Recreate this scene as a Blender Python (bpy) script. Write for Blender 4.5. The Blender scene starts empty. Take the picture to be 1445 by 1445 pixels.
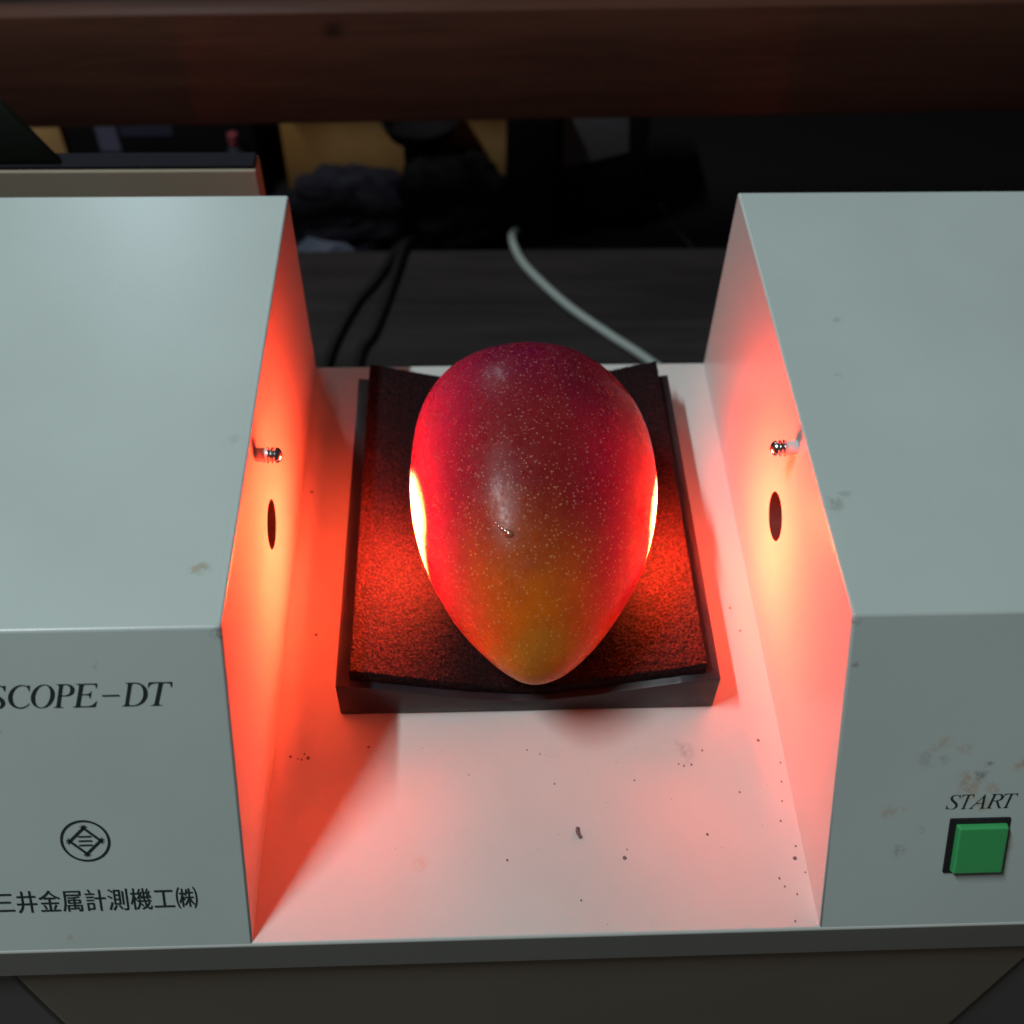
import bpy, bmesh, math, random
from mathutils import Vector, Matrix, Euler, noise as mnoise
from mathutils.bvhtree import BVHTree

random.seed(7)
K = 0.19                       # one layout unit (the width of the tray) in metres
SC = bpy.context.scene
COL = SC.collection

# ------------------------------------------------------------------ camera
cam_data = bpy.data.cameras.new('camera')
cam = bpy.data.objects.new('camera', cam_data)
COL.objects.link(cam)
cam_data.sensor_width = 36.0
cam_data.lens = 1580.3 / 1445.0 * 36.0
cam_data.clip_start = 0.01
cam_data.clip_end = 60
cam.location = Vector((-0.10274, -0.67131, 1.99813)) * K
cam.rotation_euler = Euler((0.686704, -0.016590, -0.033946), 'XYZ')
cam_data.dof.use_dof = True
cam_data.dof.focus_distance = 2.02 * K
cam_data.dof.aperture_fstop = 9.5
SC.camera = cam

# ------------------------------------------------------------------ world, lamps, exposure
world = bpy.data.worlds.new('World')
SC.world = world
world.use_nodes = True
bg = world.node_tree.nodes['Background']
bg.inputs[0].default_value = (1.0, 0.84, 0.66, 1)
bg.inputs[1].default_value = 0.034
SC.view_settings.view_transform = 'Standard'
SC.view_settings.look = 'None'
SC.view_settings.exposure = 0
SC.view_settings.gamma = 1
SC.cycles.max_bounces = 10
SC.cycles.diffuse_bounces = 6
SC.cycles.sample_clamp_indirect = 0
SC.cycles.sample_clamp_direct = 0
SC.cycles.use_denoising = True
SC.cycles.use_guiding = True
SC.cycles.guiding_training_samples = 64
SC.cycles.caustics_reflective = False
SC.cycles.caustics_refractive = False


def area_lamp(name, loc, target, sx, sy, watts, color, long_axis=Vector((0, 1, 0)), shape='RECTANGLE', spread=180):
    d = bpy.data.lights.new(name, 'AREA')
    d.shape = shape
    d.size = sx * K
    d.size_y = sy * K
    d.energy = watts
    d.color = color
    d.spread = math.radians(spread)
    o = bpy.data.objects.new(name, d)
    COL.objects.link(o)
    loc = Vector(loc); target = Vector(target)
    z = (loc - target).normalized()
    y = (long_axis - z * long_axis.dot(z)).normalized()
    x = y.cross(z)
    m = Matrix((x, y, z)).transposed().to_4x4()
    m.translation = loc * K
    o.matrix_world = m
    return o


# two fluorescent tubes in a row, up to the left: one over the table, one farther back
area_lamp('ceiling_tube', (-4.93, -0.40, 10.0), (0, 0.6, 0.2), 0.20, 4.0, 29.0, (0.92, 0.985, 1.0))
area_lamp('far_ceiling_tube', (-3.3, 8.95, 5.6), (-0.3, 1.0, 0.4), 0.14, 1.1, 2.3, (0.74, 0.90, 1.0))
# the two lamps inside the housings, shining through the round ports onto the fruit
PORT_Y, PORT_Z, PORT_R = 0.722, 0.270, 0.050
for s in (-1, 1):
    area_lamp('port_lamp', (s * 0.575, PORT_Y + 0.0, PORT_Z + 0.010), (s * 0.24, PORT_Y + 0.006, PORT_Z - (0.020 if s < 0 else 0.027)), 0.020, 0.020, 2.55, (1.0, 1.0, 0.13), shape='DISK', spread=36)

# ------------------------------------------------------------------ materials
MATS = {}


def new_mat(name, color, rough=0.5, metallic=0.0, spec=0.5, ior=1.45):
    m = bpy.data.materials.new(name)
    m.use_nodes = True
    b = m.node_tree.nodes['Principled BSDF']
    b.inputs['Base Color'].default_value = (*color, 1)
    b.inputs['Roughness'].default_value = rough
    b.inputs['Metallic'].default_value = metallic
    b.inputs['Specular IOR Level'].default_value = spec
    b.inputs['IOR'].default_value = ior
    MATS[name] = m
    return m


class NT:
    """small helper to write node trees"""
    def __init__(self, m):
        self.t = m.node_tree
        self.b = self.t.nodes['Principled BSDF']

    def n(self, kind, **kw):
        nd = self.t.nodes.new(kind)
        for k, v in kw.items():
            setattr(nd, k, v)
        return nd

    def l(self, a, b):
        self.t.links.new(a, b)

    def put(self, sock, v):
        if hasattr(v, 'is_linked') or isinstance(v, bpy.types.NodeSocket):
            self.l(v, sock)
        else:
            sock.default_value = v

    def coord(self):
        if not hasattr(self, '_c'):
            self._c = self.n('ShaderNodeTexCoord').outputs['Object']
        return self._c

    def mapping(self, vec, loc=(0, 0, 0), scale=(1, 1, 1), rot=(0, 0, 0)):
        nd = self.n('ShaderNodeMapping')
        nd.inputs['Location'].default_value = loc
        nd.inputs['Scale'].default_value = scale
        nd.inputs['Rotation'].default_value = rot
        self.l(vec, nd.inputs['Vector'])
        return nd.outputs[0]

    def noise(self, vec, scale, detail=3, rough=0.5, dist=0.0):
        nd = self.n('ShaderNodeTexNoise')
        nd.inputs['Scale'].default_value = scale
        nd.inputs['Detail'].default_value = detail
        nd.inputs['Roughness'].default_value = rough
        nd.inputs['Distortion'].default_value = dist
        self.l(vec, nd.inputs['Vector'])
        return nd.outputs['Fac']

    def math(self, op, a, b=0.0, c=0.0, clamp=False):
        nd = self.n('ShaderNodeMath', operation=op, use_clamp=clamp)
        for i, v in enumerate((a, b, c)):
            self.put(nd.inputs[i], v)
        return nd.outputs[0]

    def ramp(self, v, a, b, lo=0.0, hi=1.0, smooth=True):
        nd = self.n('ShaderNodeMapRange')
        nd.interpolation_type = 'SMOOTHSTEP' if smooth else 'LINEAR'
        nd.clamp = True if not smooth else nd.clamp
        self.put(nd.inputs['Value'], v)
        for k, x in (('From Min', a), ('From Max', b), ('To Min', lo), ('To Max', hi)):
            nd.inputs[k].default_value = x
        return nd.outputs[0]

    def mix(self, fac, a, b, mode='MIX'):
        nd = self.n('ShaderNodeMix', data_type='RGBA', blend_type=mode)
        self.put(nd.inputs[0], fac)
        for sock, v in ((nd.inputs[6], a), (nd.inputs[7], b)):
            if isinstance(v, tuple):
                v = (*v, 1) if len(v) == 3 else v
            self.put(sock, v)
        return nd.outputs[2]

    def sep(self, vec):
        nd = self.n('ShaderNodeSeparateXYZ')
        self.l(vec, nd.inputs[0])
        return nd.outputs

    def bump(self, h, strength, dist):
        nd = self.n('ShaderNodeBump')
        nd.inputs['Strength'].default_value = strength
        nd.inputs['Distance'].default_value = dist
        self.l(h, nd.inputs['Height'])
        self.l(nd.outputs[0], self.b.inputs['Normal'])

    def blob(self, vec, c, r):
        """soft round mask about a point"""
        nd = self.n('ShaderNodeVectorMath', operation='DISTANCE')
        self.l(vec, nd.inputs[0])
        nd.inputs[1].default_value = tuple(x * K for x in c)
        return self.ramp(nd.outputs['Value'], r * K, r * K * 0.15)

    def warped(self, scale, amount):
        nd = self.n('ShaderNodeTexNoise')
        nd.inputs['Scale'].default_value = scale
        nd.inputs['Detail'].default_value = 3
        self.l(self.coord(), nd.inputs['Vector'])
        sub = self.n('ShaderNodeVectorMath', operation='SUBTRACT')
        self.l(nd.outputs['Color'], sub.inputs[0])
        sub.inputs[1].default_value = (0.5, 0.5, 0.5)
        sc = self.n('ShaderNodeVectorMath', operation='SCALE')
        self.l(sub.outputs[0], sc.inputs[0])
        sc.inputs['Scale'].default_value = amount * K
        ad = self.n('ShaderNodeVectorMath', operation='ADD')
        self.l(sc.outputs[0], ad.inputs[0])
        self.l(self.coord(), ad.inputs[1])
        return ad.outputs[0]


H, E_, D = 0.5215, 0.3147, 1.4530          # housing height, slope run, depth
SL = math.hypot(H, E_)


def slope(x, s, n=0.0):
    """point on the sloping front face: x across, s up the slope, n off the face"""
    return Vector((x, s * E_ / SL - n * H / SL, s * H / SL + n * E_ / SL))


def paint(name, base, smears=(), rough=0.32):
    m = new_mat(name, base, rough)
    t = NT(m)
    c = t.coord()
    big = t.noise(c, 14, 4)
    col = t.mix(t.ramp(big, 0.3, 0.7), tuple(x * 0.965 for x in base), tuple(min(1, x * 1.03) for x in base))
    fine = t.noise(c, 90, 5, 0.6)
    col = t.mix(t.ramp(fine, 0.60, 0.80, 0, 0.10), col, tuple(x * 0.72 for x in base))
    if smears:
        w = t.warped(160, 0.035)
        grain = t.noise(c, 420, 4, 0.65)
        for cpos, r, rgb, dens in smears:
            k = t.math('MULTIPLY', t.blob(w, cpos, r), t.ramp(grain, 0.36, 0.58))
            col = t.mix(t.math('MULTIPLY', k, dens * 0.75), col, rgb)
    t.l(col, t.b.inputs['Base Color'])
    t.bump(t.noise(c, 900, 2), 0.06, 0.0004)
    return m


RUST, GREY = (0.42, 0.24, 0.15), (0.13, 0.13, 0.12)
RIGHT_SMEARS = [(slope(0.681, 0.368), 0.020, RUST, .5), (slope(0.713, 0.357), 0.018, RUST, .65), (slope(0.664, 0.360), 0.016, RUST, .45),
                (slope(0.649, 0.335), 0.024, GREY, .35), (slope(0.687, 0.336), 0.016, GREY, .3),
                (slope(0.735, 0.287), 0.030, RUST, .75), (slope(0.722, 0.300), 0.022, RUST, .5), (slope(0.775, 0.281), 0.018, RUST, .65),
                (slope(0.752, 0.306), 0.013, GREY, .9), (slope(0.762, 0.327), 0.012, GREY, .9), (slope(0.739, 0.262), 0.014, RUST, .5),
                (slope(0.760, 0.249), 0.016, RUST, .6), (slope(0.600, 0.236), 0.022, RUST, .5), (slope(0.622, 0.238), 0.014, RUST, .4),
                (slope(0.660, 0.204), 0.013, GREY, .8), (slope(0.628, 0.157), 0.013, GREY, .6), (slope(0.820, 0.324), 0.020, RUST, .8),
                (slope(0.821, 0.160), 0.014, RUST, .8), (slope(0.73, 0.108), 0.016, RUST, .3), (slope(0.81, 0.12), 0.014, RUST, .5),
                ((0.522, 0.545, H), 0.022, GREY, .5), ((0.545, 0.565, H), 0.013, GREY, .4), ((0.60, 0.86, H), 0.011, GREY, .5),
                ((0.63, 1.02, H), 0.009, GREY, .5), (slope(0.507, 0.60), 0.012, GREY, .9), (slope(0.512, 0.52), 0.010, GREY, .7)]
LEFT_SMEARS = [((-0.546, 0.432, H), 0.020, (0.30, 0.27, 0.17), .85), ((-0.560, 0.428, H), 0.012, RUST, .6), ((-0.530, 0.715, H), 0.022, (0.28, 0.25, 0.2), .35),
               (slope(-0.503, 0.60), 0.020, GREY, .9), ((-0.84, 1.10, H), 0.006, (0.75, 0.78, 0.7), .8), (slope(-0.70, 0.545), 0.006, GREY, .7),
               (slope(-0.87, 0.43), 0.006, GREY, .7), (slope(-0.815, 0.02), 0.008, RUST, .6)]
PAINT = (0.445, 0.535, 0.515)
paint('paint_left', PAINT, LEFT_SMEARS)
paint('paint_right', PAINT, RIGHT_SMEARS)
paint('paint_tray', (0.50, 0.545, 0.525), [((-0.209, 0.135, 0), 0.022, (0.55, 0.33, 0.2), .55), ((-0.13, 0.20, 0), 0.02, (0.5, 0.4, 0.33), .2),
                                         ((0.042, 0.347, 0), 0.03, (0.3, 0.25, 0.25), .12), ((0.31, 0.346, 0), 0.03, GREY, .3), ((0.30, 0.36, 0), 0.025, GREY, .3)])
paint('paint_plinth', (0.46, 0.43, 0.36), rough=0.5)
paint('paint_side', (0.30, 0.33, 0.33), rough=0.5)
paint('paint_case', (0.36, 0.325, 0.245), rough=0.75)
new_mat('port_black', (0.03, 0.018, 0.016), 0.6)
new_mat('ink', (0.018, 0.030, 0.034), 0.45)
new_mat('black_plastic', (0.016, 0.014, 0.019), 0.38)
new_mat('steel', (0.62, 0.62, 0.63), 0.22, 1.0)
new_mat('pale_plastic', (0.62, 0.60, 0.60), 0.4)
new_mat('dirt', (0.13, 0.115, 0.115), 0.8)
new_mat('rubber', (0.010, 0.009, 0.010), 0.5)
new_mat('cable_white', (0.30, 0.36, 0.34), 0.5)
new_mat('dull_black', (0.007, 0.006, 0.007), 0.7, spec=0.15)
new_mat('navy', (0.022, 0.022, 0.034), 0.6, spec=0.2)
new_mat('pale_blue_cord', (0.16, 0.19, 0.26), 0.5)
new_mat('navy_dark', (0.010, 0.010, 0.015), 0.7, spec=0.15)
new_mat('paper', (0.10, 0.10, 0.11), 0.7)
new_mat('green_black', (0.010, 0.014, 0.011), 0.5)
new_mat('red_cap', (0.20, 0.04, 0.05), 0.4)
new_mat('grey_bit', (0.28, 0.28, 0.28), 0.4)
new_mat('violet_dark', (0.03, 0.03, 0.055), 0.6)
new_mat('violet_box', (0.10, 0.10, 0.155), 0.5)

m = new_mat('button_green', (0.05, 0.37, 0.12), 0.16)
b = m.node_tree.nodes['Principled BSDF']
b.inputs['Coat Weight'].default_value = 0.5
b.inputs['Subsurface Weight'].default_value = 0.25
b.inputs['Subsurface Radius'].default_value = (0.0006, 0.002, 0.0006)

# black moulding of the cradle: slightly uneven
t = NT(MATS['black_plastic'])
t.bump(t.noise(t.coord(), 500, 4), 0.12, 0.0006)
t.l(t.ramp(t.noise(t.coord(), 60, 4), 0.3, 0.7, 0.30, 0.52), t.b.inputs['Roughness'])
# coarse black foam: bumpy grains, their red sparkle mixed into the colour
m = new_mat('foam', (0.018, 0.014, 0.015), 0.42, spec=0.12)
t = NT(m)
g1 = t.noise(t.mapping(t.coord(), scale=(1, 0.8, 1)), 1150, 3, 0.7)
g2 = t.noise(t.coord(), 2600, 2, 0.6)
g = t.math('ADD', g1, t.math('MULTIPLY', g2, 0.45))
t.bump(g, 0.9, 0.0012)
big = t.noise(t.coord(), 70, 3, 0.6)
fc = t.mix(t.ramp(g1, 0.40, 0.72), (0.005, 0.0032, 0.004), (0.038, 0.014, 0.019))
t.l(t.mix(t.ramp(big, 0.3, 0.7, 0.0, 0.45), fc, (0.007, 0.005, 0.0055)), t.b.inputs['Base Color'])
t.l(t.ramp(g1, 0.40, 0.62, 0.75, 0.5), t.b.inputs['Roughness'])


def wood(name, dark, light, rough=0.5, scale=1.0):
    m = new_mat(name, dark, rough)
    t = NT(m)
    v = t.mapping(t.coord(), scale=(0.9 * scale, 9 * scale, 14 * scale))
    n1 = t.noise(v, 6, 6, 0.6, 0.6)
    n2 = t.noise(t.mapping(t.coord(), scale=(0.5, 6, 6)), 3, 3)
    n3 = t.noise(t.mapping(t.coord(), scale=(2, 60, 80)), 8, 3)
    f = t.math('ADD', t.math('MULTIPLY', n1, 0.6), t.math('MULTIPLY', n2, 0.4))
    col = t.mix(t.ramp(f, 0.36, 0.64), dark, light)
    col = t.mix(t.ramp(n3, 0.58, 0.75, 0, 0.45), col, tuple(x * 0.45 for x in dark))
    k = t.blob(t.warped(30, 0.10), (-0.553, 2.99, 0.085), 0.06)
    col = t.mix(t.math('MULTIPLY', k, 0.8), col, tuple(x * 0.25 for x in dark))
    t.l(col, t.b.inputs['Base Color'])
    t.bump(n1, 0.25, 0.002)
    t.b.inputs['Specular IOR Level'].default_value = 0.25
    return m


wood('beam_wood', (0.052, 0.021, 0.014), (0.082, 0.034, 0.022))
wood('ledge_wood', (0.020, 0.009, 0.007), (0.032, 0.015, 0.010))
wood('table_wood', (0.020, 0.017, 0.018), (0.036, 0.031, 0.031), 0.55)
m = new_mat('cardboard', (0.30, 0.18, 0.07), 0.7)
t = NT(m)
t.l(t.mix(t.ramp(t.noise(t.coord(), 6, 4), 0.35, 0.65), (0.26, 0.13, 0.035), (0.46, 0.28, 0.11)), t.b.inputs['Base Color'])

# ------------------------------------------------------------------ mesh helpers (layout units in, metres out)


def finish(name, bm, mats, parent=None, smooth=True, angle=35, wn=False):
    me = bpy.data.meshes.new(name)
    bmesh.ops.recalc_face_normals(bm, faces=bm.faces[:])
    bm.to_mesh(me)
    bm.free()
    if not isinstance(mats, (list, tuple)):
        mats = [mats]
    for x in mats:
        me.materials.append(MATS[x])
    if smooth:
        me.shade_smooth()
        me.set_sharp_from_angle(angle=math.radians(angle))
    o = bpy.data.objects.new(name, me)
    COL.objects.link(o)
    if parent is not None:
        o.parent = parent
        o.matrix_parent_inverse = ROOTS[parent.name].inverted() if parent.name in ROOTS else parent.matrix_basis.inverted()
    if wn:
        md = o.modifiers.new('weighted_normal', 'WEIGHTED_NORMAL')
        md.keep_sharp = True
        md.weight = 100
    return o


ROOTS = {}


def thing(name, label, cat, loc=(0, 0, 0), group=None):
    o = bpy.data.objects.new(name, None)
    COL.objects.link(o)
    o.empty_display_size = 0.02
    o.location = Vector(loc) * K
    ROOTS[o.name] = Matrix.Translation(Vector(loc) * K)
    tag(o, label, cat, group)
    return o


def tag(o, label, cat, group=None):
    o['label'] = label
    o['category'] = cat
    if group:
        o['group'] = group
    return o


def prism_bm(profile, axis, a, b, bevel=0.0, segs=3, skip=None, bm=None):
    """profile: list of 2D points; axis 'x': points are (y,z), 'y': (x,z), 'z': (x,y)"""
    own = bm is None
    bm = bm or bmesh.new()

    def P(p, q):
        if axis == 'x':
            return Vector((q, p[0], p[1])) * K
        if axis == 'y':
            return Vector((p[0], q, p[1])) * K
        return Vector((p[0], p[1], q)) * K
    va = [bm.verts.new(P(p, a)) for p in profile]
    vb = [bm.verts.new(P(p, b)) for p in profile]
    fs = [bm.faces.new(va), bm.faces.new(vb[::-1])]
    n = len(profile)
    for i in range(n):
        j = (i + 1) % n
        fs.append(bm.faces.new((va[i], vb[i], vb[j], va[j])))
    if bevel:
        es = {e for f in fs for e in f.edges}
        if skip:
            es = [e for e in es if not skip((e.verts[0].co + e.verts[1].co) / (2 * K), e)]
        bmesh.ops.recalc_face_normals(bm, faces=bm.faces[:])
        bmesh.ops.bevel(bm, geom=list(es), offset=bevel * K, segments=segs, profile=0.5, affect='EDGES', clamp_overlap=True)
    return bm


def box_bm(lo, hi, bevel=0.0, segs=2, bm=None):
    return prism_bm([(lo[0], lo[1]), (hi[0], lo[1]), (hi[0], hi[1]), (lo[0], hi[1])], 'z', lo[2], hi[2], bevel, segs, bm=bm)


def tube_bm(pts, r, sides=10, bm=None, smooth_steps=8):
    bm = bm or bmesh.new()
    P = [Vector(p) for p in pts]
    path = []
    for i in range(len(P) - 1):            # Catmull-Rom through the points
        p0, p1, p2, p3 = P[max(i - 1, 0)], P[i], P[i + 1], P[min(i + 2, len(P) - 1)]
        for k in range(smooth_steps):
            u = k / smooth_steps
            path.append(0.5 * (2 * p1 + (p2 - p0) * u + (2 * p0 - 5 * p1 + 4 * p2 - p3) * u * u + (3 * p1 - p0 - 3 * p2 + p3) * u ** 3))
    path.append(P[-1])
    rings = []
    up = Vector((0.13, 0.21, 1)).normalized()
    for i, p in enumerate(path):
        tng = (path[min(i + 1, len(path) - 1)] - path[max(i - 1, 0)]).normalized()
        a = tng.cross(up).normalized()
        b2 = a.cross(tng)
        rings.append([bm.verts.new((p + r * (math.cos(2 * math.pi * k / sides) * a + math.sin(2 * math.pi * k / sides) * b2)) * K) for k in range(sides)])
    for A, B in zip(rings, rings[1:]):
        for k in range(sides):
            bm.faces.new((A[k], A[(k + 1) % sides], B[(k + 1) % sides], B[k]))
    bm.faces.new(rings[0]); bm.faces.new(rings[-1][::-1])
    return bm


def lathe_bm(prof, origin, axis, sides=20, bm=None, mats=None):
    """prof: (distance along axis, radius)"""
    bm = bm or bmesh.new()
    ax = Vector(axis).normalized()
    u = ax.orthogonal().normalized(); v = ax.cross(u)
    o = Vector(origin)
    rings = []
    for d, r in prof:
        if r < 1e-6:
            rings.append([bm.verts.new((o + ax * d) * K)])
        else:
            rings.append([bm.verts.new((o + ax * d + r * (math.cos(2 * math.pi * k / sides) * u + math.sin(2 * math.pi * k / sides) * v)) * K) for k in range(sides)])
    for i, (A, B) in enumerate(zip(rings, rings[1:])):
        for k in range(sides):
            k2 = (k + 1) % sides
            if len(A) == 1 and len(B) == 1:
                continue
            vs = [A[0], B[k], B[k2]] if len(A) == 1 else ([A[k], A[k2], B[0]] if len(B) == 1 else [A[k], A[k2], B[k2], B[k]])
            f = bm.faces.new(vs)
            if mats:
                f.material_index = mats[i]
    return bm


def lump_bm(c, r, seed=0, rough=0.25, sub=4, freq=1.6, flat_base=None):
    bm = bmesh.new()
    bmesh.ops.create_icosphere(bm, subdivisions=sub, radius=1)
    for v in bm.verts:
        d = v.co.normalized()
        k = 1 + rough * mnoise.noise(d * freq + Vector((seed, seed * 2.3, 1))) + rough * 0.4 * mnoise.noise(d * freq * 3 + Vector((seed, 5, seed)))
        p = Vector((d.x * r[0] * k + c[0], d.y * r[1] * k + c[1], d.z * r[2] * k + c[2]))
        if flat_base is not None and p.z < flat_base:
            p.z = flat_base
        v.co = p * K
    return bm


# ------------------------------------------------------------------ surface: table, bench behind it, back wall
tb = finish('table', box_bm((-4.0, -2.2, -1.02), (4.0, 3.11, -0.9), 0.01), 'table_wood')
tag(tb, 'dark brown grey table top under the testing machine', 'table')
bench = finish('bench', box_bm((-4.0, 3.17, -1.16), (4.0, 4.55, -1.10), 0.01), 'dull_black')
tag(bench, 'black low bench behind the table, under the wooden beam', 'bench')
w = finish('wall', box_bm((-4.5, 4.6, -1.3), (4.5, 4.75, 1.1), 0), 'dull_black', smooth=False)
w['kind'] = 'structure'

# ------------------------------------------------------------------ testing machine
ROOT = thing('testing_machine', 'pale grey green fruit testing machine with two housings and a tray between them', 'machine', (0, 0.7, -0.9))


def housing(s):
    x0, x1 = s * 0.5, s * 1.36
    prof = [(0, -0.01), (0, 0), (E_, H), (D, H), (D, -0.01)]
    bm = prism_bm(prof, 'x', x0, x1, 0.013, 4, skip=lambda c, e: c.z < 0.02 and not (abs(e.verts[0].co.z - e.verts[1].co.z) > 0.1 * K))
    cut = lathe_bm([(-0.05, 0), (-0.05, PORT_R), (0.16, PORT_R), (0.16, 0)], (x0, PORT_Y, PORT_Z), (s, 0, 0), 48)
    bmesh.ops.recalc_face_normals(bm, faces=bm.faces[:])
    bmesh.ops.recalc_face_normals(cut, faces=cut.faces[:])
    mc = bpy.data.meshes.new('port_cut'); cut.to_mesh(mc); cut.free()
    oc = bpy.data.objects.new('port_cut', mc); COL.objects.link(oc)
    mh = bpy.data.meshes.new('housing_raw'); bm.to_mesh(mh); bm.free()
    oh = bpy.data.objects.new('housing_raw', mh); COL.objects.link(oh)
    md = oh.modifiers.new('port', 'BOOLEAN'); md.operation = 'DIFFERENCE'; md.solver = 'EXACT'; md.object = oc
    dg = bpy.context.evaluated_depsgraph_get()
    me = bpy.data.meshes.new_from_object(oh.evaluated_get(dg))
    bpy.data.objects.remove(oh); bpy.data.objects.remove(oc)
    bm = bmesh.new(); bm.from_mesh(me)
    for f in bm.faces:
        c = f.calc_center_median() / K
        inside = (c.y - PORT_Y) ** 2 + (c.z - PORT_Z) ** 2 <= PORT_R ** 2 * 1.01 and abs(c.x) > 0.5015
        f.material_index = 1 if inside else 0
    me2 = finish('housing', bm, ['paint_left' if s < 0 else 'paint_right', 'port_black'], ROOT, angle=50, wn=True)
    return me2


HL = housing(-1)
HL['label'] = 'left housing printed with a product name, an emblem and Japanese lettering'
HR = housing(1)
HR['label'] = 'right housing with a green start button and small rusty smears'

tray = finish('tray', prism_bm([(-0.004, -0.13), (-0.004, 0.0), (D + 0.006, 0.0), (D + 0.006, -0.13)], 'x', -1.364, 1.364, 0.007, 3), 'paint_tray', ROOT, angle=50, wn=True)
tray['label'] = 'pale flat tray between the housings, lit red at its sides, specked with dirt'
plinth = finish('plinth', box_bm((-0.973, 0.012, -0.9), (0.973, 1.40, -0.125), 0.010, 3), 'paint_plinth', ROOT, angle=50, wn=True)
plinth['label'] = 'darker olive grey base under the tray'

for sx in (-1, 1):
    a0, a1 = sorted((sx * 0.986, sx * 1.34))
    o = finish('side_panel', box_bm((a0, 0.022, -0.9), (a1, 1.39, -0.125), 0.008, 3), 'paint_side', ROOT, angle=50, wn=True)
    o['label'] = 'dark grey side panel beside the olive base'
# dirt specks on the tray
bm = bmesh.new()
specks = [(-.479, 1.035, .006), (-.439, .638, .005), (-.467, .357, .004), (-.432, .353, .005), (-.445, .350, .003), (-.452, .352, .0025), (-.44, .362, .003),
          (.166, .136, .0055), (.325, .177, .0045), (-.051, .138, .0035), (.455, .369, .005), (.449, .687, .004),
          (.461, .628, .004), (.459, .012, .003), (-.316, .374, .004), (.172, .152, .0025), (.481, .127, .006), (.487, .150, .003), (.472, .06, .003), (.468, .2, .003),
          (.445, .09, .0035), (.452, .075, .003), (.34, .35, .003), (.315, .32, .0035), (.30, .318, .003), (.29, .322, .0025), (.045, .287, .003), (.2, .29, .003),
          (-.12, .31, .0025), (-.005, .36, .003), (.02, .35, .0028), (.49, .32, .003), (.485, .28, .003), (.478, .24, .0028), (.40, .26, .003), (.08, .06, .003), (.495, .10, .0028)]
rnd = random.Random(3)
for _ in range(45):
    specks.append((rnd.uniform(-.49, .49), rnd.uniform(.01, .43) if rnd.random() < .8 else rnd.uniform(.45, 1.4), rnd.uniform(.0006, .0016)))
for x, y, r in specks:
    r *= 0.75
    a0 = rnd.random() * 6
    n = 7
    top = bm.verts.new(Vector((x, y, r * 0.45)) * K)
    ring = [bm.verts.new(Vector((x + r * (0.65 + 0.5 * rnd.random()) * math.cos(a0 + 6.283 * k / n), y + r * (0.7 + 0.6 * rnd.random()) * math.sin(a0 + 6.283 * k / n), 0.0002)) * K) for k in range(n)]
    for k in range(n):
        bm.faces.new((top, ring[k], ring[(k + 1) % n]))
tube_bm([(0.083, 0.196, 0.003), (0.082, 0.186, 0.004), (0.087, 0.176, 0.003)], 0.0035, 6, bm, 3)
o = finish('dirt_specks', bm, 'dirt', tray)
o['kind'] = 'stuff'

# contact pins above the ports
for s, hs in ((-1, HL), (1, HR)):
    r = 0.0125
    prof = [(-0.012, 0), (-0.012, r), (0.020, r), (0.020, r * 1.12), (0.023, r * 1.18), (0.025, r * 0.8), (0.027, r * 0.8), (0.029, r * 1.15), (0.031, r * 1.15), (0.033, r * 0.78),
            (0.035, r * 0.78), (0.037, r * 1.1), (0.042, r * 1.02), (0.046, r * 0.7), (0.048, r * 0.3), (0.0485, 0)]
    mi = [0, 0, 0] + [1] * 12
    p = finish('contact_pin', lathe_bm([(d * 1.0, q * 1.08) for d, q in prof], (s * 0.5, 0.725, 0.470), (-s, 0, -0.06), 24, mats=mi), ['pale_plastic', 'steel'], hs, angle=60)

# printing -----------------------------------------------------------------


def glyph(body, offset=0.0):
    c = bpy.data.curves.new('glyph', 'FONT')
    c.body = body
    c.offset = offset
    c.resolution_u = 4
    o = bpy.data.objects.new('glyph', c)
    COL.objects.link(o)
    dg = bpy.context.evaluated_depsgraph_get()
    me = bpy.data.meshes.new_from_object(o.evaluated_get(dg))
    bpy.data.objects.remove(o)
    return me


def place_glyph(bm, me, box, extent=None, n=0.0012):
    vs = [v.co.copy() for v in me.vertices]
    if extent is None:
        extent = (min(v.x for v in vs), max(v.x for v in vs), min(v.y for v in vs), max(v.y for v in vs))
    x0, x1, s0, s1 = box
    nv = [bm.verts.new(slope(x0 + (v.x - extent[0]) / (extent[1] - extent[0]) * (x1 - x0), s0 + (v.y - extent[2]) / (extent[3] - extent[2]) * (s1 - s0), n) * K) for v in vs]
    for p in me.polygons:
        try:
            bm.faces.new([nv[i] for i in p.vertices])
        except ValueError:
            pass


def math_italic(ch):
    return chr(0x1D434 + ord(ch) - 65)


bm = bmesh.new()
for ch, x0, x1 in (('S', -.8835, -.8475), ('C', -.8465, -.8095), ('O', -.8110, -.7730), ('P', -.7780, -.7410), ('E', -.7480, -.7040), ('D', -.6700, -.6270), ('T', -.6255, -.5860)):
    place_glyph(bm, glyph(math_italic(ch), -0.004), (x0, x1, .4735, .5155))
for q in (((-.6985, .4918), (-.6715, .4918), (-.6715, .4945), (-.6985, .4945)),):
    bm.faces.new([bm.verts.new(slope(x, s, .0012) * K) for x, s in q])
o = finish('product_lettering', bm, 'ink', HL, smooth=False)

bm = bmesh.new()
pitch, em = 0.0386, 0.0386
for i, ch in enumerate('三井金属計測機工㈱'):
    x0 = -0.9325 + i * pitch
    place_glyph(bm, glyph(ch, 0.003), (x0 + .0014, x0 + em - .0014, .0785, .1240), (0.03, 0.97, -0.09, 0.85))
o = finish('maker_lettering', bm, 'ink', HL, smooth=False)

# emblem: ring, crossed square frame set on its corner, three bars
bm = bmesh.new()
ec, es_ = -0.7605, 0.2210


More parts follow.
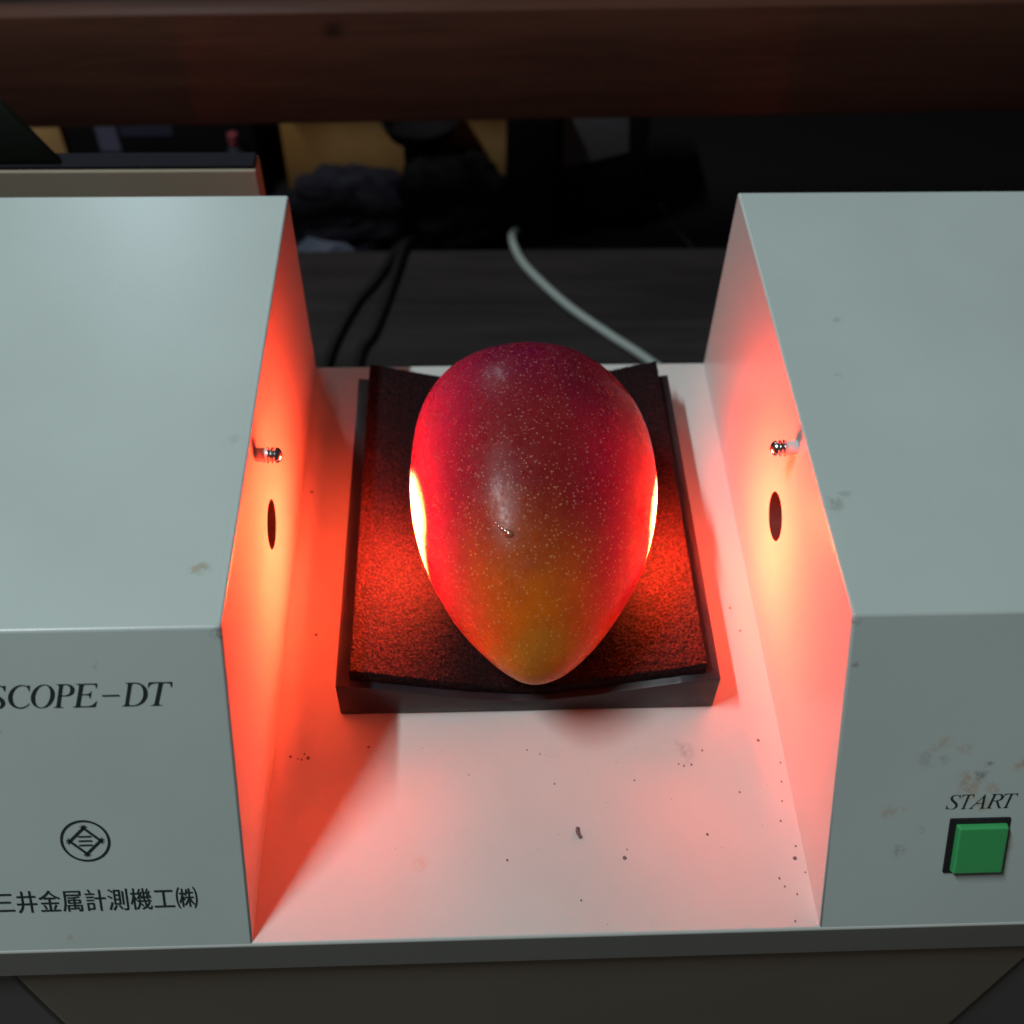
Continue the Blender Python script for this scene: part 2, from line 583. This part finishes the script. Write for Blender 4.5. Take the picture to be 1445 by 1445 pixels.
def quad(p, q, wd):
    d = Vector((q[0] - p[0], q[1] - p[1])).normalized()
    nrm = Vector((-d.y, d.x)) * wd / 2
    pts = [(p[0] + nrm.x, p[1] + nrm.y), (p[0] - nrm.x, p[1] - nrm.y), (q[0] - nrm.x, q[1] - nrm.y), (q[0] + nrm.x, q[1] + nrm.y)]
    bm.faces.new([bm.verts.new(slope(ec + a, es_ + c, .0012) * K) for a, c in pts])


N = 64
ro, ri = 0.0410, 0.0372
A = [bm.verts.new(slope(ec + ro * math.cos(6.28318 * k / N), es_ + ro * math.sin(6.28318 * k / N), .0012) * K) for k in range(N)]
B = [bm.verts.new(slope(ec + ri * math.cos(6.28318 * k / N), es_ + ri * math.sin(6.28318 * k / N), .0012) * K) for k in range(N)]
for k in range(N):
    bm.faces.new((A[k], A[(k + 1) % N], B[(k + 1) % N], B[k]))
dd, ex = 0.0255, 0.0038
C4 = [(0, dd), (dd, 0), (0, -dd), (-dd, 0)]
for k in range(4):
    p, q = Vector(C4[k]), Vector(C4[(k + 1) % 4])
    d = (q - p).normalized()
    quad(p - d * ex, q + d * ex, 0.0046)
    for endp, sg in ((p - d * ex, -1), (q + d * ex, 1)):        # split ends of the beams
        nrm = Vector((-d.y, d.x))
        for f2 in (-1, 1):
            quad(endp - d * sg * 0.001 + nrm * f2 * 0.0014, endp + d * sg * 0.0026 + nrm * f2 * 0.0024, 0.0016)
for z in (-0.0085, 0, 0.0085):
    quad((-0.0110, z), (0.0110, z), 0.0032)
o = finish('emblem', bm, 'ink', HL, smooth=False)

bm = bmesh.new()
for ch, x0, x1 in (('S', .6960, .7195), ('T', .7210, .7430), ('A', .7350, .7650), ('R', .7650, .7940), ('T', .7940, .8185)):
    place_glyph(bm, glyph(math_italic(ch), -0.006), (x0, x1, .2405, .2690))
o = finish('button_lettering', bm, 'ink', HR, smooth=False)


def slope_box(name, x0, x1, s0, s1, n0, n1, bev, mat, parent, inset=0.0, segs=3):
    bm = bmesh.new()
    lo = [bm.verts.new(slope(x, s, n0) * K) for x, s in ((x0, s0), (x1, s0), (x1, s1), (x0, s1))]
    i = inset
    hi = [bm.verts.new(slope(x, s, n1) * K) for x, s in ((x0 + i, s0 + i), (x1 - i, s0 + i), (x1 - i, s1 - i), (x0 + i, s1 - i))]
    bm.faces.new(lo); bm.faces.new(hi[::-1])
    for k in range(4):
        bm.faces.new((lo[k], lo[(k + 1) % 4], hi[(k + 1) % 4], hi[k]))
    bmesh.ops.recalc_face_normals(bm, faces=bm.faces[:])
    bmesh.ops.bevel(bm, geom=bm.edges[:], offset=bev * K, segments=segs, profile=0.5, affect='EDGES')
    return finish(name, bm, mat, parent, angle=40, wn=True)


slope_box('button_frame', .7070, .8125, .1113, .2215, -0.004, 0.0035, 0.0012, 'black_plastic', HR)
slope_box('start_button', .7175, .8085, .1140, .2120, 0.0, 0.0150, 0.0028, 'button_green', HR, 0.0030)

# ------------------------------------------------------------------ cradle
CR = thing('fruit_cradle', 'black V-shaped cradle with a coarse foam sheet, on the tray under the mango', 'cradle', (0, 0.87, 0))
ZE, ZC = 0.110, 0.040
prof = [(-0.375, 0.0006), (0.375, 0.0006), (0.375, ZE), (0.30, ZE - 0.012), (0.12, ZC + 0.015), (0.02, ZC), (-0.02, ZC), (-0.12, ZC + 0.015), (-0.30, ZE - 0.012), (-0.375, ZE)]
finish('base_block', prism_bm(prof, 'y', 0.446, 1.300, 0.0035, 2), 'black_plastic', CR, angle=30)


def vee(x):
    ax = abs(x)
    pts = [(0, ZC), (0.02, ZC), (0.12, ZC + 0.015), (0.30, ZE - 0.012), (0.375, ZE)]
    for (a, za), (b2, zb) in zip(pts, pts[1:]):
        if ax <= b2:
            return za + (zb - za) * (ax - a) / (b2 - a)
    return ZE


bm = bmesh.new()
NX, NY = 320, 390
FX, FY0, FY1, TH = 0.346, 0.462, 1.318, 0.028
grid = []
for j in range(NY + 1):
    row = []
    for i in range(NX + 1):
        x = -FX + 2 * FX * i / NX
        y = FY0 + (FY1 - FY0) * j / NY
        edge = min(i, NX - i, j, NY - j)
        jx = 0.0014 * mnoise.noise(Vector((x * 40, y * 40, 3))) if edge == 0 else 0
        jy = 0.0014 * mnoise.noise(Vector((x * 45, y * 45, 8))) if edge == 0 else 0
        z = vee(x) + TH + 0.0018 * mnoise.noise(Vector((x * 60, y * 60, 0))) - (0.003 if edge == 0 else 0)
        z += 0.0016 * mnoise.noise(Vector((x * 170, y * 170, 5))) + 0.0016 * (rnd.random() - 0.5)
        z += 0.006 * max(0, (abs(x) - 0.22) / 0.13) ** 2
        row.append((x + jx, y + jy, z))
    grid.append(row)
topv = [[bm.verts.new(Vector(p) * K) for p in row] for row in grid]
botv = [[bm.verts.new(Vector((p[0], p[1], vee(max(-.375, min(.375, p[0]))) + 0.0006)) * K) for p in row] for row in grid]
for j in range(NY):
    for i in range(NX):
        bm.faces.new((topv[j][i], topv[j][i + 1], topv[j + 1][i + 1], topv[j + 1][i]))
        bm.faces.new((botv[j][i], botv[j + 1][i], botv[j + 1][i + 1], botv[j][i + 1]))
for j in range(NY):
    bm.faces.new((topv[j][0], topv[j + 1][0], botv[j + 1][0], botv[j][0]))
    bm.faces.new((topv[j][NX], botv[j][NX], botv[j + 1][NX], topv[j + 1][NX]))
for i in range(NX):
    bm.faces.new((topv[0][i], botv[0][i], botv[0][i + 1], topv[0][i + 1]))
    bm.faces.new((topv[NY][i], topv[NY][i + 1], botv[NY][i + 1], botv[NY][i]))
finish('foam_sheet', bm, 'foam', CR, angle=75)

# ------------------------------------------------------------------ mango
MC = Vector((0.0168, 0.7365, 0.2795))
MA, MCZ, ML, MT, MYAW, MPW = 0.2429, 0.2138, 0.3633, 0.1501, -0.0364, 0.47
KL, KR = (0.2150, 0.0289, 0.2532), (0.2032, -0.0805, 0.1004)


def mango_mat():
    m = new_mat('mango_skin', (0.4, 0.05, 0.03), 0.33)
    t = NT(m)
    c = t.coord()                                   # metres, origin at the fruit's centre
    u = t.mapping(c, scale=(1 / (MA * K), 1 / (ML * K), 1 / (MCZ * K)))
    wob = t.n('ShaderNodeTexNoise'); wob.inputs['Scale'].default_value = 1.6; wob.inputs['Detail'].default_value = 4
    t.l(u, wob.inputs['Vector'])
    sc = t.n('ShaderNodeVectorMath', operation='MULTIPLY_ADD')
    t.l(wob.outputs['Color'], sc.inputs[0])
    sc.inputs[1].default_value = (0.5, 0.5, 0.5)
    t.l(u, sc.inputs[2])
    off = t.n('ShaderNodeVectorMath', operation='SUBTRACT')
    t.l(sc.outputs[0], off.inputs[0]); off.inputs[1].default_value = (0.25, 0.25, 0.25)
    x, y, z = t.sep(off.outputs[0])
    # along the fruit: green gold tip -> orange -> red -> purple at the stem end
    col = t.mix(t.ramp(y, -1.04, -0.72), (0.40, 0.21, 0.022), (0.54, 0.135, 0.006))
    col = t.mix(t.ramp(y, -0.78, -0.18), col, (0.21, 0.012, 0.016))
    col = t.mix(t.ramp(y, 0.02, 0.62), col, (0.15, 0.004, 0.027))
    col = t.mix(t.ramp(y, 0.55, 1.0), col, (0.105, 0.004, 0.038))
    # red flanks, right one crimson; the glow's pink is mixed into their colour
    fl = t.ramp(x, -0.20, -0.95)
    col = t.mix(t.math('MULTIPLY', fl, 0.85), col, (0.44, 0.014, 0.065))
    fr = t.math('MULTIPLY', t.ramp(x, 0.05, 0.75), t.ramp(y, -1.05, -0.5, 0.35, 1.0))
    col = t.mix(fr, col, (0.34, 0.007, 0.040))
    up = t.math('MULTIPLY', t.math('MULTIPLY', t.ramp(x, 0.0, 0.35), t.ramp(y, 0.0, 0.5)), t.ramp(z, 0.0, 0.5))
    col = t.mix(t.math('MULTIPLY', up, 0.8), col, (0.09, 0.005, 0.016))
    # mottling
    mot = t.noise(u, 7, 5, 0.6)
    col = t.mix(t.ramp(mot, 0.35, 0.75, 0.0, 0.22), col, (0.26, 0.03, 0.012))
    # lenticels: pale dots, each with its own size
    def dots(scale, r0, r1, thr, seed):
        v = t.n('ShaderNodeTexVoronoi'); v.feature = 'F1'
        v.inputs['Scale'].default_value = scale
        t.l(t.mapping(c, loc=(seed, seed * 2, seed * 3)), v.inputs['Vector'])
        hue = t.n('ShaderNodeSeparateColor'); t.l(v.outputs['Color'], hue.inputs[0])
        keep = t.math('GREATER_THAN', hue.outputs[0], thr)
        d = t.math('SUBTRACT', v.outputs['Distance'], t.math('MULTIPLY', hue.outputs[1], r1 - r0))
        return t.math('MULTIPLY', t.ramp(d, r0 + 0.03, r0 - 0.05), keep)
    d1 = dots(560, 0.16, 0.26, 0.0, 0.011)
    d2 = dots(760, 0.15, 0.24, 0.1, 0.023)
    dd = t.math('MAXIMUM', d1, t.math('MULTIPLY', d2, 0.7))
    front = t.ramp(y, -0.9, 0.5, 0.72, 0.50)
    dc = t.mix(t.ramp(y, -0.7, 0.3), (0.56, 0.27, 0.10), (0.42, 0.18, 0.18))
    col = t.mix(t.math('MULTIPLY', dd, front), col, dc)
    # sap stain beside the drop
    w = t.warped(260, 0.05)
    st = t.math('MULTIPLY', t.blob(w, (-0.085, -0.125, 0.2), 0.040), t.ramp(t.noise(c, 500, 3), 0.35, 0.6))
    col = t.mix(t.math('MULTIPLY', st, 0.75), col, (0.30, 0.045, 0.004))
    t.l(col, t.b.inputs['Base Color'])
    bl = t.noise(u, 3.2, 4, 0.6)
    t.l(t.math('ADD', t.ramp(bl, 0.3, 0.7, 0.22, 0.36), t.ramp(t.noise(u, 16, 5, 0.65), 0.35, 0.7, -0.05, 0.16)), t.b.inputs['Roughness'])
    h = t.math('ADD', t.math('MULTIPLY', t.noise(c, 700, 3), 0.5), t.math('MULTIPLY', dd, -0.5))
    t.bump(h, 0.10, 0.0006)
    t.b.inputs['Specular IOR Level'].default_value = 0.18
    t.b.inputs['Subsurface Weight'].default_value = 1.0
    t.b.inputs['Subsurface Radius'].default_value = (1.0, 0.28, 0.10)
    t.b.inputs['Subsurface Scale'].default_value = 0.022
    return m


mango_mat()
bm = bmesh.new()
NT_, NH_ = 96, 128
rings = []
for i in range(NT_ + 1):
    T = math.cos(math.pi * i / NT_)
    base = max(0.0, 1 - T * T) ** MPW
    ring = []
    for k in range(NH_ if 0 < i < NT_ else 1):
        th = 2 * math.pi * k / NH_
        wv = .5 + .5 * math.cos(th)
        pr = 1 + KR[0] * T + KR[1] * T * T + KR[2] * T ** 3
        pl = 1 + KL[0] * T + KL[1] * T * T + KL[2] * T ** 3
        rho = base * (wv * pr + (1 - wv) * pl)
        p = Vector((MA * rho * math.cos(th), ML * T, MCZ * rho * math.sin(th)))
        p *= 1 + 0.007 * mnoise.noise(p * 7 + Vector((2, 5, 1))) + 0.0022 * mnoise.noise(p * 22 + Vector((7, 1, 4)))
        p = Matrix.Rotation(MYAW, 3, 'Z') @ (Matrix.Rotation(MT, 3, 'X') @ p)
        ring.append(bm.verts.new(p * K))
    rings.append(ring)
for A, B in zip(rings, rings[1:]):
    for k in range(NH_):
        k2 = (k + 1) % NH_
        if len(A) == 1:
            bm.faces.new((A[0], B[k], B[k2]))
        elif len(B) == 1:
            bm.faces.new((A[k], B[0], A[k2]))
        else:
            bm.faces.new((A[k], B[k], B[k2], A[k2]))
bmesh.ops.recalc_face_normals(bm, faces=bm.faces[:])
bvh = BVHTree.FromBMesh(bm)


def on_mango(x, y):
    hit = bvh.ray_cast((Vector((x, y, 2)) - Vector((MC.x, MC.y, 0))) * K, Vector((0, 0, -1)))
    return hit[0] / K, hit[1]


mango = finish('mango', bm, 'mango_skin', angle=180)
mango.location = MC * K
tag(mango, 'ripe red and orange mango with pale speckles, lying lengthwise in the black cradle', 'mango')

# bead of dried sap with a thin trail
new_mat('sap', (0.26, 0.07, 0.035), 0.12, spec=1.0, ior=1.6)
bm = bmesh.new()
for k, (x, y, r) in enumerate([(-0.040, 0.566, 0.0072), (-0.046, 0.571, 0.0050), (-0.052, 0.576, 0.0036), (-0.058, 0.581, 0.0028), (-0.063, 0.587, 0.0026)]):
    p, nrm = on_mango(x, y)
    q = nrm.to_track_quat('Z', 'Y')
    r0 = bmesh.ops.create_icosphere(bm, subdivisions=3, radius=1)
    for v in r0['verts']:
        l = v.co.copy()
        v.co = (p + q @ Vector((l.x * r * 1.25, l.y * r, l.z * r * 0.38))) * K
o = finish('sap_drop', bm, 'sap', angle=180)
o.parent = mango

# ------------------------------------------------------------------ wooden beam across the back
BM = thing('wooden_beam', 'reddish brown wooden beam running across behind the machine', 'beam', (0, 3.05, -0.25))
finish('front_board', box_bm((-3.6, 3.0, -0.262), (3.6, 3.10, 0.148), 0.008, 2), 'beam_wood', BM)
finish('top_board', box_bm((-3.6, 3.102, 0.02), (3.6, 3.20, 0.115), 0.006, 2), 'ledge_wood', BM)

BM.location.z += 0.018 * K
BM.rotation_euler = (0, -0.015, 0)

# ------------------------------------------------------------------ cables on the table
o = finish('power_cable', tube_bm([(0.10, 3.30, -0.95), (0.075, 3.16, -0.872), (0.091, 3.063, -0.878), (0.141, 2.943, -0.88), (0.276, 2.732, -0.88), (0.428, 2.556, -0.88), (0.562, 2.412, -0.88), (0.72, 2.2, -0.88), (0.80, 1.9, -0.88)], 0.0165, 12), 'cable_white')
tag(o, 'pale grey cable lying slantwise on the table behind the mango', 'cable')
o = finish('power_cable', tube_bm([(-0.36, 3.25, -0.95), (-0.40, 3.10, -0.885), (-0.479, 2.894, -0.882), (-0.555, 2.744, -0.882), (-0.636, 2.443, -0.882), (-0.66, 2.0, -0.882)], 0.017, 10), 'rubber')
tag(o, 'thin black cable on the dark table, the left one of two, beside the left housing', 'cable', 'black cables on the table')
o = finish('power_cable', tube_bm([(-0.33, 3.25, -0.95), (-0.372, 3.10, -0.88), (-0.432, 2.785, -0.882), (-0.479, 2.578, -0.882), (-0.525, 2.441, -0.882), (-0.54, 2.0, -0.882)], 0.019, 10), 'rubber')
tag(o, 'thin black cable on the dark table, the right one of two, nearer the mango', 'cable', 'black cables on the table')

# ------------------------------------------------------------------ things in the dark behind
CS = thing('equipment_case', 'beige upright equipment case standing behind the left housing', 'case', (-1.0, 1.78, -0.9))
finish('case_body', box_bm((-1.40, 1.75, -0.9), (-0.626, 1.82, 0.3855), 0.005, 2), 'paint_case', CS, wn=True)
finish('top_cover', box_bm((-1.395, 1.756, 0.387), (-0.631, 1.816, 0.396), 0.003, 2), 'navy_dark', CS, wn=True)
# dark board leaning at far left
bm = prism_bm([(-1.39, 0.3975), (-1.10, 0.3975), (-1.195, 0.565), (-1.39, 0.60)], 'y', 1.765, 1.785, 0.006, 2)
o = finish('leaning_board', bm, 'green_black')
tag(o, 'black green board at the far left edge, standing on the beige case', 'board')

# cardboard panels under the beam
CB = thing('cardboard_box', 'yellow brown cardboard box in the gap under the beam, behind the left housing', 'box', (-0.43, 4.0, -1.1))
finish('box_body', box_bm((-0.93, 3.80, -1.0985), (0.073, 4.3, -0.62), 0.01, 2), 'cardboard', CB)
finish('box_flap', prism_bm([(3.80, -0.62), (3.72, -0.56), (3.725, -0.55), (3.81, -0.612)], 'x', -0.93, 0.073), 'cardboard', CB, smooth=False)
bm = box_bm((-2.03, 3.80, -1.0985), (-1.89, 3.90, -0.62), 0.006)  # orange brown cardboard piece beside the crate
o = finish('cardboard_block', bm, 'cardboard')
tag(o, 'orange brown cardboard piece in the gap at the far left, beside the black crate', 'block')
KR_ = thing('crate', 'black crate under the beam behind the beige case, with a pale violet label', 'crate', (-1.5, 4.0, -1.1))
finish('crate_body', box_bm((-1.87, 3.80, -1.0985), (-1.05, 4.25, -0.62), 0.01), 'dull_black', KR_)
finish('paper_label', box_bm((-1.735, 3.795, -0.875), (-1.645, 3.799, -0.73), 0), 'violet_box', KR_, smooth=False)
finish('label_strip', box_bm((-1.63, 3.795, -0.80), (-1.40, 3.799, -0.75), 0), 'violet_dark', KR_, smooth=False)

# round black basin on the cardboard box
o = finish('basin', lathe_bm([(0, 0), (0, 0.08), (0.05, 0.14), (0.10, 0.165), (0.12, 0.172), (0.12, 0.160), (0.06, 0.12), (0.02, 0.0)], (-0.305, 3.66, -0.745), (0, 0, 1), 32), 'dull_black')
tag(o, 'black round basin in front of the cardboard box under the beam', 'basin')
o2 = finish('stand', box_bm((-0.38, 3.60, -1.0985), (-0.23, 3.72, -0.746), 0.01), 'dull_black')
tag(o2, 'dark block that carries the round black basin', 'block')

# bags
BG = thing('plastic_bag', 'dark navy bag tied with pale cord, right of the left housing', 'bag', (-0.65, 3.40, -1.1))
finish('bag_body', lump_bm((-0.64, 3.52, -1.0), (0.31, 0.22, 0.17), 4, 0.24, 5, 2.2, -1.099), 'navy', BG)
bm = bmesh.new()
for k in range(5):
    a = k * 0.018
    tube_bm([(-0.86 + a, 3.27 - a * .2, -1.02 + a), (-0.76 + a, 3.205 - .2 * a, -1.0 + a), (-0.68 + a * .8, 3.19, -0.98 + a * .6), (-0.62 + a * .5, 3.19, -1.01 + a * .4), (-0.600 + a * .5, 3.20, -1.07)], 0.008, 7, bm, 5)
tube_bm([(-0.72, 3.19, -1.0), (-0.69, 3.165, -1.05), (-0.665, 3.16, -1.075)], 0.010, 7, bm, 4)
finish('cord', bm, 'pale_blue_cord', BG)
o = finish('plastic_bag', lump_bm((-0.16, 3.48, -0.93), (0.25, 0.2, 0.21), 9, 0.24, 5, 2.0, -1.099), 'dull_black')
tag(o, 'black bag slumped under the beam behind the mango', 'bag')

o = finish('post', box_bm((0.06, 3.40, -1.0985), (0.262, 3.50, -0.4), 0.01), 'dull_black')
tag(o, 'black upright post under the beam, left of the grey sheet of paper', 'post')
bm = prism_bm([(0.292, -0.50), (0.562, -0.50), (0.580, -0.700), (0.300, -0.778)], 'y', 3.50, 3.506)
o = finish('paper_sheet', bm, 'paper', smooth=False)
tag(o, 'dim grey sheet of paper fixed to the dark box under the beam', 'paper')
o = finish('storage_box', box_bm((0.27, 3.508, -1.0985), (0.66, 3.9, -0.42), 0.01), 'dull_black')
tag(o, 'black box behind the grey sheet of paper', 'box')
o = finish('twig', tube_bm([(0.73, 3.42, -0.90), (0.76, 3.36, -0.93), (0.80, 3.33, -0.98), (0.86, 3.30, -1.03), (0.90, 3.28, -1.088)], 0.010, 7), 'table_wood')
tag(o, 'faint brown twig in the dark, left of the right housing', 'twig')

# small things between the crate and the cardboard box
BT = thing('bottle', 'small dark bottle with a dull red cap, right of the black crate', 'bottle', (-1.13, 3.74, -1.1))
finish('bottle_body', lathe_bm([(0, 0), (0, 0.05), (0.22, 0.05), (0.28, 0.024), (0.295, 0)], (-1.13, 3.74, -1.0985), (0, 0, 1), 20), 'navy', BT)
finish('cap', lathe_bm([(0, 0), (0, 0.022), (0.045, 0.022), (0.048, 0)], (-1.13, 3.74, -0.80), (0, 0, 1), 16), 'red_cap', BT)
o = finish('jar', lathe_bm([(0, 0), (0, 0.026), (0.25, 0.026), (0.285, 0.022), (0.295, 0.012), (0.297, 0)], (-1.085, 3.60, -1.0985), (0, 0, 1), 16), 'grey_bit')
tag(o, 'slim whitish jar in front of the red capped bottle', 'jar')
